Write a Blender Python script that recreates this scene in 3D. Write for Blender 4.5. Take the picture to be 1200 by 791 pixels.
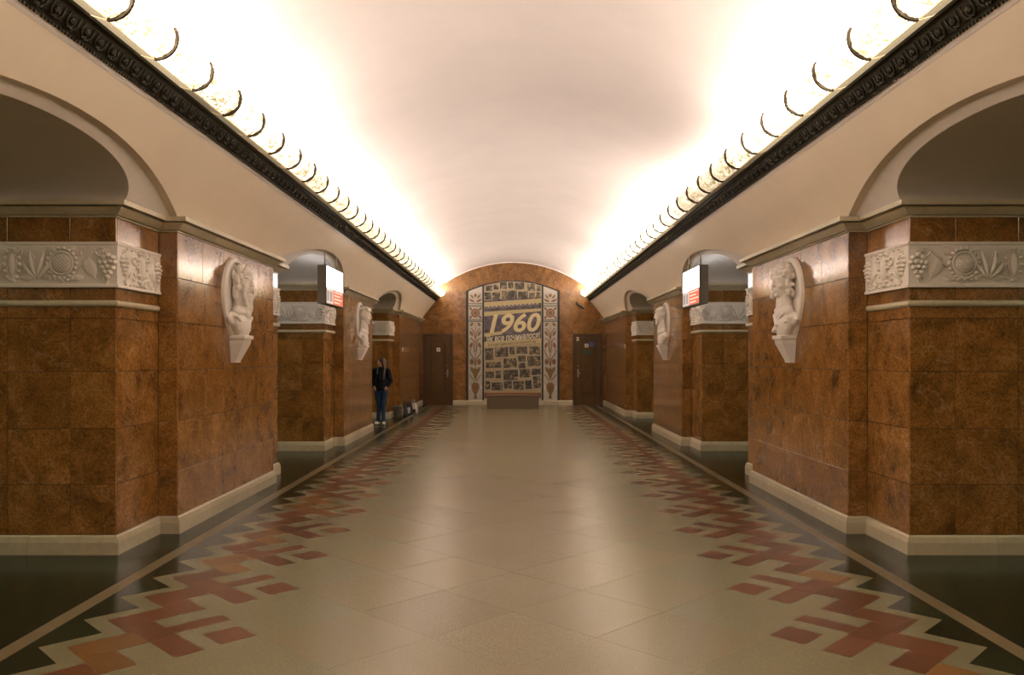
import bpy, bmesh, math, random
from mathutils import Matrix, Vector, noise
random.seed(7)
S = bpy.context.scene
for o in list(bpy.data.objects): bpy.data.objects.remove(o)
C = S.collection

# ------------------------------------------------------------------ camera, world, light level
cam_d = bpy.data.cameras.new('camera'); cam = bpy.data.objects.new('camera', cam_d); C.objects.link(cam)
cam.location = (0, 0, 1.70); cam.rotation_euler = (math.pi/2, 0, 0)
cam_d.sensor_width = 36; cam_d.lens = 28.8; cam_d.shift_x = -1/1200; cam_d.shift_y = 22.5/1200
cam_d.clip_start = 0.05; cam_d.clip_end = 200
S.camera = cam
w = bpy.data.worlds.new('world'); S.world = w; w.use_nodes = True
w.node_tree.nodes['Background'].inputs[0].default_value = (0.0, 0.0, 0.0, 1)
S.view_settings.view_transform = 'Standard'; S.view_settings.look = 'None'
S.view_settings.gamma = 1; S.view_settings.use_curve_mapping = False
S.view_settings.exposure = 0.2
LAMP_W = 24.0                 # watts of each lamp in the cove
LAMP_COL = (1.0, 0.85, 0.77)
GLASS_E = 7.5
PLAT_W = 70.0  # watts of each added platform lamp

# ------------------------------------------------------------------ main dimensions (metres; y is depth from the camera)
XF, XR = 3.23, 3.415          # front face / set-back face of the pillars
YC, YS = 7.05, 7.89           # first pillar: corner, step
YS1, YC1 = 11.05, 11.90
PER = 7.76
YEND, YBACK = 28.9, -11.0
ZB, ZC0, ZC1 = 0.165, 2.90, 3.03
FZ0, FZ1 = 2.296, 2.686       # frieze
RZ0, RZ1 = 2.133, 2.185       # roll moulding
HX0, HZ0, HX1, HZ1 = 3.22, 3.02, 2.72, 3.655   # lower vault (haunch)
VR, VC = 4.33, 0.71           # main vault radius, centre height
XPASS = 6.4                   # how deep the passages run

# ------------------------------------------------------------------ helpers
class MB:
    def __init__(s): s.v = []; s.f = []; s.sm = []
    def add(s, vs, fs, smooth=False):
        n = len(s.v); s.v += [tuple(p) for p in vs]
        for f in fs: s.f.append([i+n for i in f]); s.sm.append(smooth)
        return s
    def box(s, a, b):
        x0,x1 = sorted((a[0],b[0])); y0,y1 = sorted((a[1],b[1])); z0,z1 = sorted((a[2],b[2]))
        return s.add([(x0,y0,z0),(x1,y0,z0),(x1,y1,z0),(x0,y1,z0),(x0,y0,z1),(x1,y0,z1),(x1,y1,z1),(x0,y1,z1)],
            [(0,3,2,1),(4,5,6,7),(0,1,5,4),(1,2,6,5),(2,3,7,6),(3,0,4,7)])
    def cbox(s, a, b, c):          # box with chamfered edges
        x0,x1 = sorted((a[0],b[0])); y0,y1 = sorted((a[1],b[1])); z0,z1 = sorted((a[2],b[2]))
        vs=[]; lo=(x0,y0,z0); hi=(x1,y1,z1)
        bm = bmesh.new()
        pts=[]
        for sx in (0,1):
            for sy in (0,1):
                for sz in (0,1):
                    p=[(lo,hi)[sx][0],(lo,hi)[sy][1],(lo,hi)[sz][2]]; d=[c if q==0 else -c for q in (sx,sy,sz)]
                    for k in range(3):
                        q=[p[i]+d[i] for i in range(3)]; q[k]=p[k]; pts.append(bm.verts.new(q))
        bmesh.ops.convex_hull(bm, input=pts)
        bmesh.ops.dissolve_limit(bm, angle_limit=0.02, verts=bm.verts, edges=bm.edges)
        bm.verts.index_update()
        s.add([v.co[:] for v in bm.verts],[[v.index for v in f.verts] for f in bm.faces]); bm.free(); return s
    def prism(s, poly, z0, z1, ax=2):   # polygon extruded along an axis; poly in the other two coordinates
        n=len(poly)
        def P(p,z):
            if ax==2: return (p[0],p[1],z)
            if ax==1: return (p[0],z,p[1])
            return (z,p[0],p[1])
        return s.add([P(p,z0) for p in poly]+[P(p,z1) for p in poly],
            [list(range(n))[::-1],list(range(n,2*n))]+[(i,(i+1)%n,n+(i+1)%n,n+i) for i in range(n)])
    def tube(s, pts, r, n=8, caps=True, smooth=True):
        rs = r if isinstance(r,(list,tuple)) else [r]*len(pts)
        P=[Vector(p) for p in pts]; rings=[]; up=None
        for i,p in enumerate(P):
            t=(P[min(i+1,len(P)-1)]-P[max(i-1,0)]).normalized()
            if up is None:
                up = Vector((0,0,1)) if abs(t.z)<.9 else Vector((1,0,0))
            a=t.cross(up).normalized(); b=a.cross(t).normalized(); up=b
            rings.append([p+(a*math.cos(2*math.pi*k/n)+b*math.sin(2*math.pi*k/n))*rs[i] for k in range(n)])
        vs=[q for R in rings for q in R]; fs=[]
        for i in range(len(P)-1):
            for k in range(n):
                fs.append((i*n+k,i*n+(k+1)%n,(i+1)*n+(k+1)%n,(i+1)*n+k))
        s.add(vs,fs,smooth)
        if caps:
            m=len(vs); base=len(s.v)-m
            s.f.append([base+k for k in range(n)][::-1]); s.sm.append(False)
            s.f.append([base+m-n+k for k in range(n)]); s.sm.append(False)
        return s
    def ball(s, c, r, nu=10, nv=7, rot=None):
        r = r if isinstance(r,(list,tuple)) else (r,r,r)
        vs=[]; fs=[]
        for j in range(1,nv):
            ph=math.pi*j/nv
            for i in range(nu):
                th=2*math.pi*i/nu
                vs.append(Vector((r[0]*math.sin(ph)*math.cos(th), r[1]*math.sin(ph)*math.sin(th), r[2]*math.cos(ph))))
        vs.append(Vector((0,0,r[2]))); vs.append(Vector((0,0,-r[2])))
        if rot: vs=[rot@v for v in vs]
        vs=[v+Vector(c) for v in vs]
        for j in range(nv-2):
            for i in range(nu):
                fs.append((j*nu+i,(j+1)*nu+i,(j+1)*nu+(i+1)%nu,j*nu+(i+1)%nu))
        T=len(vs)-2; B=T+1
        for i in range(nu):
            fs.append((T,i,(i+1)%nu)); fs.append((B,(nv-2)*nu+(i+1)%nu,(nv-2)*nu+i))
        return s.add(vs,fs,True)
    def cap(s, a, b, ra, rb, n=12):     # tapered capsule
        s.tube([a,b],[ra,rb],n); s.ball(a,ra,n,8); s.ball(b,rb,n,8); return s
    def mesh(s, name):
        me=bpy.data.meshes.new(name); me.from_pydata(s.v,[],s.f)
        me.polygons.foreach_set('use_smooth', s.sm); me.validate(); me.update()
        bm=bmesh.new(); bm.from_mesh(me); bmesh.ops.recalc_face_normals(bm, faces=bm.faces); bm.to_mesh(me); bm.free()
        return me
    def build(s, name, mat, parent=None, **kw):
        return obj(name, s.mesh(name), mat, parent, **kw)

def obj(name, me, mat, parent=None, loc=None, mw=None):
    if mat is not None and not me.materials: me.materials.append(mat)
    o=bpy.data.objects.new(name, me); C.objects.link(o)
    if mw is not None: o.matrix_basis=mw
    elif loc is not None: o.location=loc
    if parent is not None:
        o.parent=parent; o.matrix_parent_inverse=wm(parent).inverted()
    return o
def wm(o):
    m=o.matrix_basis.copy(); 
    while o.parent:
        m = o.parent.matrix_basis @ o.matrix_parent_inverse @ m if not o.parent.parent else o.matrix_parent_inverse @ m
        o=o.parent
        if not o.parent: break
    return m
def thing(name, loc, label, cat, group=None, kind=None):
    o=bpy.data.objects.new(name,None); C.objects.link(o); o.location=loc; o.empty_display_size=.1
    tag(o,label,cat,group,kind); return o
def tag(o,label=None,cat=None,group=None,kind=None):
    if label: o['label']=label
    if cat: o['category']=cat
    if group: o['group']=group
    if kind: o['kind']=kind
    return o
def struct(o,label,cat): return tag(o,label,cat,None,'structure')

# ------------------------------------------------------------------ materials
M={}
def mat(name):
    m=bpy.data.materials.new(name); m.use_nodes=True; M[name]=m
    nt=m.node_tree; return m,nt,nt.nodes['Principled BSDF'],nt.nodes,nt.links
def ramp(nd,ln,src,stops):
    r=nd.new('ShaderNodeValToRGB'); e=r.color_ramp.elements
    while len(e)<len(stops): e.new(.5)
    for i,(p,c) in enumerate(stops): e[i].position=p; e[i].color=(*c,1)
    ln.new(src,r.inputs[0]); return r.outputs[0]
def wpos(nd,ln,rand=0.0):
    g=nd.new('ShaderNodeNewGeometry'); 
    if not rand: return g.outputs['Position']
    oi=nd.new('ShaderNodeObjectInfo'); mu=nd.new('ShaderNodeMath'); mu.operation='MULTIPLY'; mu.inputs[1].default_value=rand
    ln.new(oi.outputs['Random'],mu.inputs[0])
    v=nd.new('ShaderNodeVectorMath'); v.operation='ADD'; ln.new(g.outputs['Position'],v.inputs[0]); ln.new(mu.outputs[0],v.inputs[1]); return v.outputs[0]
def noi(nd,ln,vec,scale,detail=4,rough=.55,dist=0):
    n=nd.new('ShaderNodeTexNoise'); n.inputs['Scale'].default_value=scale; n.inputs['Detail'].default_value=detail
    n.inputs['Roughness'].default_value=rough; n.inputs['Distortion'].default_value=dist
    ln.new(vec,n.inputs['Vector']); return n.outputs['Fac']
def mix(nd,ln,fac,a,b,mode='MIX'):
    m=nd.new('ShaderNodeMix'); m.data_type='RGBA'; m.blend_type=mode
    for k,v in ((0,fac),(6,a),(7,b)):
        if isinstance(v,(int,float)): m.inputs[k].default_value=v
        elif isinstance(v,tuple): m.inputs[k].default_value=(*v,1)
        else: ln.new(v,m.inputs[k])
    return m.outputs[2]
def bump(nd,ln,b,h,strength,dist=.01):
    n=nd.new('ShaderNodeBump'); n.inputs['Strength'].default_value=strength; n.inputs['Distance'].default_value=dist
    ln.new(h,n.inputs['Height']); ln.new(n.outputs[0],b.inputs['Normal'])
def objrand(nd): return nd.new('ShaderNodeObjectInfo').outputs['Random']

def marble(name, c0, c1, c2, vein, rough=.12, tint=.14):
    m,nt,b,nd,ln=mat(name)
    p=wpos(nd,ln,37.0)
    big=noi(nd,ln,p,3.2,6,.68,.5); fine=noi(nd,ln,p,48,5,.8); 
    base=ramp(nd,ln,big,[(.3,c0),(.5,c1),(.72,c2)])
    base=mix(nd,ln,.75,base,ramp(nd,ln,fine,[(.36,(.26,.29,.24)),(.60,(1.25,1.22,1.12))]),'MULTIPLY')
    v=noi(nd,ln,p,1.3,5,.6,.9)
    vm=nd.new('ShaderNodeMath'); vm.operation='SUBTRACT'; ln.new(v,vm.inputs[0]); vm.inputs[1].default_value=.5
    va=nd.new('ShaderNodeMath'); va.operation='ABSOLUTE'; ln.new(vm.outputs[0],va.inputs[0])
    vr=ramp(nd,ln,va.outputs[0],[(0,(.30,.30,.30)),(.003,(.08,.08,.08)),(.012,(0,0,0))])
    base=mix(nd,ln,vr,base,vein)
    rr=ramp(nd,ln,objrand(nd),[(0,(1-tint,1-tint,1-tint)),(1,(1+tint*.4,1+tint*.35,1+tint*.3))])
    base=mix(nd,ln,1.0,base,rr,'MULTIPLY')
    ln.new(base,b.inputs['Base Color']); b.inputs['Roughness'].default_value=rough
    rn=noi(nd,ln,p,1.3,2); bump(nd,ln,b,rn,.03,.05)
    return m
marble('marble',(.125,.060,.019),(.26,.119,.031),(.37,.190,.060),(.55,.38,.20))
marble('marble_end',(.12,.056,.017),(.24,.112,.031),(.34,.175,.056),(.52,.36,.20),.2)

def stone(name,c,var=.12,scale=30,rough=.5,bumpv=.05,rnd=0.0,spec=.5):
    m,nt,b,nd,ln=mat(name); p=wpos(nd,ln,11.0)
    f=noi(nd,ln,p,scale,4,.65)
    a=tuple(x*(1-var) for x in c); d=tuple(min(1,x*(1+var)) for x in c)
    col=ramp(nd,ln,f,[(.3,a),(.7,d)])
    if rnd: col=mix(nd,ln,1.0,col,ramp(nd,ln,objrand(nd),[(0,(1-rnd,)*3),(1,(1+rnd,)*3)]),'MULTIPLY')
    ln.new(col,b.inputs['Base Color']); b.inputs['Roughness'].default_value=rough
    b.inputs['Specular IOR Level'].default_value=spec
    if bumpv: bump(nd,ln,b,f,bumpv,.01)
    return m
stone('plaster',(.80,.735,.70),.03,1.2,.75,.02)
stone('haunch_plaster',(.92,.80,.65),.03,1.2,.75,.02)
stone('relief_plaster',(.80,.74,.68),.03,8,.6,.02)
stone('limestone',(.53,.475,.33),.10,14,.35,.03,.08)
stone('base_stone',(.44,.38,.26),.10,12,.3,.03,.10)
stone('joint',(.05,.03,.018),.2,20,.8)
stone('granite_mid',(.176,.144,.082),.30,140,.27,.02,.06,.24)
stone('granite_grey',(.156,.140,.082),.28,140,.27,.02,.08,.24)
stone('granite_black',(.012,.019,.011),.5,120,.20,.01,.2,.22)
stone('granite_band',(.145,.110,.060),.25,120,.30,.02,.1,.20)
stone('floor_red',(.108,.045,.022),.3,120,.30,.02,.20,.18)
stone('floor_orange',(.155,.078,.027),.3,120,.30,.02,.2,.18)
stone('plinth_granite',(.105,.072,.040),.35,60,.35,.03)
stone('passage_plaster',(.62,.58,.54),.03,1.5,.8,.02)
def plain(name,c,rough=.5,metal=0,emit=None,es=0):
    m,nt,b,nd,ln=mat(name); b.inputs['Base Color'].default_value=(*c,1); b.inputs['Roughness'].default_value=rough
    b.inputs['Metallic'].default_value=metal
    if emit: b.inputs['Emission Color'].default_value=(*emit,1); b.inputs['Emission Strength'].default_value=es
    return m
def grained(name,c,var,scale,rough=.5,metal=0,stretch=None):
    m,nt,b,nd,ln=mat(name); p=wpos(nd,ln,7.0)
    if stretch:
        mp=nd.new('ShaderNodeMapping'); mp.inputs['Scale'].default_value=stretch; ln.new(p,mp.inputs[0]); p=mp.outputs[0]
    f=noi(nd,ln,p,scale,4,.6,.3)
    ln.new(ramp(nd,ln,f,[(.3,tuple(x*(1-var) for x in c)),(.7,tuple(x*(1+var) for x in c))]),b.inputs['Base Color'])
    b.inputs['Roughness'].default_value=rough; b.inputs['Metallic'].default_value=metal; return m
grained('bronze',(.030,.026,.015),.4,60,.45,.5)
grained('bronze_rib',(.035,.022,.012),.3,60,.45,.4)
grained('wood',(.085,.040,.008),.35,9,.30,0,(6,6,.6))
grained('wood_dark',(.06,.028,.007),.35,9,.35,0,(6,6,.6))
plain('steel',(.45,.43,.38),.35,.9); plain('dark_metal',(.03,.03,.032),.5,.3)
plain('frame_dark',(.006,.010,.010),.5); plain('sign_white',(.75,.68,.58),.5)
plain('sign_blue',(.10,.13,.28),.5); plain('sign_green',(.03,.085,.05),.5); plain('sign_mark',(.12,.08,.07),.5)
plain('box_grey',(.17,.16,.13),.5,.0)
plain('panel_white',(.9,.9,.9),.4,0,(1,.99,.97),4.5)
plain('panel_pale',(.55,.52,.50),.4,0,(.75,.70,.66),.45)
plain('panel_red',(.55,.10,.06),.4,0,(.85,.15,.07),.5)
plain('panel_mark',(.35,.30,.3),.4,0,(.5,.42,.4),.25)
plain('panel_light',(.8,.6,.5),.4,0,(1,.7,.55),.6)
plain('jacket_cloth',(.006,.009,.013),.95).node_tree.nodes['Principled BSDF'].inputs['Specular IOR Level'].default_value=.15; plain('jeans_cloth',(.016,.040,.085),.95).node_tree.nodes['Principled BSDF'].inputs['Specular IOR Level'].default_value=.15
plain('skin',(.48,.25,.16),.5); plain('hair_brown',(.035,.018,.009),.45); plain('shoe_white',(.72,.68,.64),.5)
plain('shoe_dark',(.02,.02,.025),.6); plain('lip',(.35,.12,.09),.5)
plain('bag_black',(.012,.012,.013),.5); plain('bag_white',(.34,.32,.29),.5)
grained('bucket_zinc',(.16,.155,.13),.25,12,.4,.6)
plain('mosaic_pale',(.42,.39,.33),.35); 
grained('mosaic_field',(.47,.43,.37),.25,90,.35)
grained('mosaic_olive',(.17,.115,.045),.35,60,.35); grained('mosaic_brown',(.20,.085,.035),.35,60,.35)
plain('mosaic_line',(.03,.04,.035),.35)
grained('poster_paper',(.36,.28,.16),.12,4,.6); plain('poster_cream',(.44,.37,.19),.6)
plain('poster_text',(.58,.50,.28),.6); plain('poster_white',(.58,.53,.42),.6); plain('poster_ink',(.05,.045,.04),.6)
grained('poster_collage',(.085,.070,.085),.75,7,.6)
# photograph prints: soft dark sepia blotches
m,nt,b,nd,ln=mat('photo_print'); p=wpos(nd,ln,53.0); f=noi(nd,ln,p,7,5,.7,.4)
ln.new(ramp(nd,ln,f,[(.36,(.014,.014,.012)),(.50,(.060,.050,.034)),(.66,(.34,.27,.16))]),b.inputs['Base Color']); b.inputs['Roughness'].default_value=.5
# cove glass: moulded flower glass lit from behind
m,nt,b,nd,ln=mat('cove_glass'); p=wpos(nd,ln,5.0)
vo=nd.new('ShaderNodeTexVoronoi'); vo.feature='DISTANCE_TO_EDGE'; vo.inputs['Scale'].default_value=19
wn=nd.new('ShaderNodeTexNoise'); wn.inputs['Scale'].default_value=14; ln.new(p,wn.inputs['Vector'])
wv=nd.new('ShaderNodeVectorMath'); wv.operation='MULTIPLY_ADD'; ln.new(wn.outputs['Color'],wv.inputs[0]); wv.inputs[1].default_value=(.12,.12,.12); ln.new(p,wv.inputs[2])
ln.new(wv.outputs[0],vo.inputs['Vector'])
ec=ramp(nd,ln,vo.outputs['Distance'],[(0,(.060,.038,.010)),(.07,(.16,.105,.034)),(.20,(1,.84,.56))])
patch=noi(nd,ln,p,6,2); ec=mix(nd,ln,ramp(nd,ln,patch,[(.50,(0,0,0)),(.64,(1,1,1))]),ec,(1,.86,.60))
ln.new(ec,b.inputs['Emission Color']); b.inputs['Base Color'].default_value=(.8,.72,.55,1); b.inputs['Roughness'].default_value=.25
at=nd.new('ShaderNodeAttribute'); at.attribute_type='OBJECT'; at.attribute_name='glow'
gm=nd.new('ShaderNodeMath'); gm.operation='MULTIPLY'; ln.new(at.outputs['Fac'],gm.inputs[0]); gm.inputs[1].default_value=GLASS_E
ln.new(gm.outputs[0],b.inputs['Emission Strength'])
m,nt,b,nd,ln=mat('cove_rail'); b.inputs['Base Color'].default_value=(.5,.38,.22,1)
b.inputs['Emission Color'].default_value=(1,.78,.48,1); b.inputs['Roughness'].default_value=.3
at=nd.new('ShaderNodeAttribute'); at.attribute_type='OBJECT'; at.attribute_name='glow'
gm=nd.new('ShaderNodeMath'); gm.operation='MULTIPLY'; ln.new(at.outputs['Fac'],gm.inputs[0]); gm.inputs[1].default_value=.32
ln.new(gm.outputs[0],b.inputs['Emission Strength'])

# ------------------------------------------------------------------ floor
floor=MB().box((-10.2,YBACK,-.12),(10.2,YEND+.3,-.0009)).build('floor',M['granite_grey'])
struct(floor,'polished grey granite floor with red zigzag pattern running along both sides','floor')
P=1.0055; R2=math.sqrt(2); GAP=.0014
def ftile(name,poly,m,z=0.0):
    cx=sum(p[0] for p in poly)/len(poly); cy=sum(p[1] for p in poly)/len(poly)
    pl=[(p[0]-cx,p[1]-cy) for p in poly]
    o=MB().prism(pl,-.010,0).build(name,m,floor,loc=(cx,cy,z)); return o
slab_me=MB().prism([(0,-P/2+GAP*1.4),(P/2-GAP*1.4,0),(0,P/2-GAP*1.4),(-P/2+GAP*1.4,0)],-.012,0).mesh('granite_slab')
k=0; y=4.955-5*P/2*2
row=0; y0=4.955-4*P/2
while True:
    y=y0+row*P/2
    if y>YEND-.5: break
    xs=(0,P,-P) if row%2==0 else (P/2,-P/2)
    for x in xs: obj('granite_slab',slab_me,M['granite_mid'],floor,loc=(x,y,random.uniform(-.0004,.0004)))
    row+=1
RECTS=[(4.66,4.98,-1.735,-1.54,0),(4.98,5.24,-1.92,-1.54,0),(4.62,4.99,-2.095,-1.92,1),(4.99,5.365,-2.095,-1.92,1),
       (5.24,5.60,-1.92,-1.885,9),(5.365,5.60,-2.25,-1.92,2),(5.03,5.18,-2.46,-2.095,1),(4.64,4.89,-2.43,-2.20,3)]
far={'floor_red':MB(),'floor_orange':MB()}
for s in (1,-1):
    for n in range(-6,25):
        tone=[random.random() for _ in range(10)]
        for (u0,u1,v0,v1,g) in RECTS:
            g_=.0015
            pts=[]
            for (u,v) in ((u0+g_,v0+g_),(u1-g_,v0+g_),(u1-g_,v1-g_),(u0+g_,v1-g_)):
                X=(u+v)/R2; D=(u-v)/R2+n*P; pts.append((s*X,D))
            if s<0: pts=pts[::-1]
            if max(p[1] for p in pts)>YEND-.1: continue
            if g==9: g=2
            mm='floor_orange' if tone[g]<(.22 if s<0 else .12) else 'floor_red'
            D=pts[0][1]
            if 3.2<D<13.2: ftile('red_tile' if mm=='floor_red' else 'orange_tile',pts,M[mm])
            else: far[mm].prism(pts,-.01,0)
for mm,b_ in far.items():
    o=b_.build('red_paving' if mm=='floor_red' else 'orange_paving',M[mm],floor); o['kind']='stuff'
T=P/2
tooth=[(2.777,-T/2+GAP/2),(2.531,0),(2.777,T/2-GAP/2),(2.858,T/2-GAP/2),(2.858,-T/2+GAP/2)]
for s in (1,-1):
    me=MB().prism([(s*p[0],p[1]) for p in (tooth if s>0 else tooth[::-1])],-.01,0).mesh('black_tooth_tile')
    n=-15
    while True:
        y=4.542+n*T; n+=1
        if y>YEND-.26: break
        if y<YBACK+.3: continue
        obj('black_tooth_tile',me,M['granite_black'],floor,loc=(0,y,0))
    y=-3.4
    while y<YEND-.05:
        y1=min(y+1.207,YEND-.01)
        MB().box((s*2.861,y+.0015,-.01),(s*2.972,y1-.0015,0)).build('band_tile',M['granite_band'],floor); y=y1
    y=-3.4; q=0
    while y<YEND-.05:
        y1=min(y+1.29,YEND-.01)
        for x0,x1 in ((2.975,4.2),(4.2,5.45),(5.45,6.7)):
            if y1<YS-3.6 and x0>3: pass
            MB().box((s*(x0+.001),y+.001,-.01),(s*(x1-.001),y1-.001,0)).build('black_slab',M['granite_black'],floor)
        y=y1

# ------------------------------------------------------------------ vault and haunches
def vz(x): return VC+math.sqrt(VR*VR-x*x)
v=MB(); N=48; XV=3.03; a1=math.asin(XV/VR)
ys=[YBACK+(YEND+.02-YBACK)*i/16 for i in range(17)]
vs=[]; fs=[]
for yy in ys:
    for i in range(N+1):
        a=-a1+2*a1*i/N; vs.append((VR*math.sin(a),yy,VC+VR*math.cos(a)))
for j in range(16):
    for i in range(N): fs.append((j*(N+1)+i,j*(N+1)+i+1,(j+1)*(N+1)+i+1,(j+1)*(N+1)+i))
v.add(vs,fs,True)
ceiling=v.build('ceiling',M['plaster']); struct(ceiling,'smooth pinkish white plaster barrel vault over the hall','ceiling')
def hx(z):
    t=(z-HZ0)/(HZ1-HZ0); return HX0+(HX1-HX0)*t+.09*t*(1-t)
AO,AI,RISE=2.30,1.37,.37
RO=(AO*AO+RISE*RISE)/(2*RISE)
def zo(d): return HZ0+RISE-(RO-math.sqrt(max(0,RO*RO-d*d)))
def zi(d):
    q=max(0,1-(abs(d)/AI)**2.15); return HZ0+.305*math.sqrt(q)
PASS=[(YC1-PER+YC)/2,(YC1-PER+YC)/2+PER,(YC1-PER+YC)/2+2*PER]
def grid(mb,rows,smooth=True):
    n=len(rows[0]); vs=[p for r in rows for p in r]
    mb.add(vs,[(j*n+i,j*n+i+1,(j+1)*n+i+1,(j+1)*n+i) for j in range(len(rows)-1) for i in range(n-1)],smooth)
for s,side in ((-1,'left'),(1,'right')):
    h=MB(); K=40
    ysamp=[YBACK]
    for c in PASS: ysamp+=[c-AO*math.cos(math.pi*i/K) for i in range(K+1)]
    ysamp.append(YEND+.02)
    rows=[]
    for yy in ysamp:
        zl=HZ0-.02
        for c in PASS:
            if abs(yy-c)<=AO+1e-6: zl=zo(yy-c)
        r=[]
        for i in range(9):
            z=zl+(HZ1+.03-zl)*i/8; r.append((s*hx(z),yy,z))
        rows.append(r)
    grid(h,rows)
    hs=h.build('ceiling_'+side,M['haunch_plaster']); struct(hs,f'plaster haunch of the vault above the {side} row of pillars, pierced by arches','ceiling')
    for c in PASS:
        a=MB(); rows=[]
        for i in range(K+1):
            f=-math.cos(math.pi*i/K); d=f*AO; di=f*AI
            z=zo(d); z2=zi(di)
            rows.append([(s*hx(z),c+d,z),(s*(hx(z)+.035),c+d,z),(s*(hx(z)+.07),c+d,z)])
        grid(a,rows)
        a.build('arch_reveal',M['haunch_plaster'],hs)
        a=MB(); rows=[]
        for i in range(K+1):
            f=-math.cos(math.pi*i/K); d=f*AO; di=f*AI
            z=zo(d); z2=zi(di); A=Vector((hx(z)+.07,c+d,z)); B=Vector((3.305-.72*(z2-HZ0),c+di,z2))
            rows.append([tuple(Vector((s*1,1,1))*(A+(B-A)*t)) for t in (0,.25,.5,.75,1)])
        grid(a,rows); a.build('arch_splay',M['relief_plaster'],hs)
        a=MB(); rows=[]
        for i in range(K+1):
            f=-math.cos(math.pi*i/K); di=f*AI; z2=zi(di)
            x0=3.305-.72*(z2-HZ0); rows.append([(s*(x0+(XPASS+.1-x0)*t),c+di,z2+.10*t*(1-abs(f))) for t in (0,.3,.6,1)])
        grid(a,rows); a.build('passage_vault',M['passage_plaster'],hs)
    # side platforms beyond the passages
    pw=MB().box((s*9.9,YBACK,0),(s*10.1,YEND+.2,3.9)).build('wall_'+side,M['marble_end']); struct(pw,f'marble wall of the {side} platform beyond the pillars','wall')
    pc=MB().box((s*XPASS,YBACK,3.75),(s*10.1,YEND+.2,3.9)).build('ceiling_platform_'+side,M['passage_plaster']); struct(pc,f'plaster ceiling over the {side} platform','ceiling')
for s,side in ((-1,'left'),(1,'right')):  # unseen lamps, added to fill the passages with greenish light from the platforms
    for i,c in enumerate(PASS):
        pl_=MB().cbox((s*8.05,c-.75,3.66),(s*8.25,c+.75,3.75),.01).build('added_platform_lamp',M['sign_white'])
        tag(pl_,f'added unseen tube lamp on the {side} platform ceiling beyond the '+('first','second','third')[i]+' passage','light','added platform lamps')
        ld=bpy.data.lights.new('passage_fill_light','AREA'); ld.shape='RECTANGLE'; ld.size=.16; ld.size_y=1.4; ld.energy=PLAT_W; ld.color=(.86,1.0,.58)
        lo=bpy.data.objects.new('passage_fill_light',ld); C.objects.link(lo); lo.location=(s*8.15,c,3.65); lo.parent=pl_
bw=MB().box((-10.1,YBACK-.15,0),(10.1,YBACK,5.3)).build('wall_back_added',M['marble_end']); struct(bw,'unseen marble wall added to close the hall behind the camera','wall')  # unseen wall added to close in the light; the real hall runs on

# ------------------------------------------------------------------ carved dark cornices and cove lights
RSTEP=.664; RY0=5.70; GC=(2.48,3.917); GR=.142
def arcpt(a,r): return (GC[0]+r*math.cos(a),GC[1]+r*math.sin(a))
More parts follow.
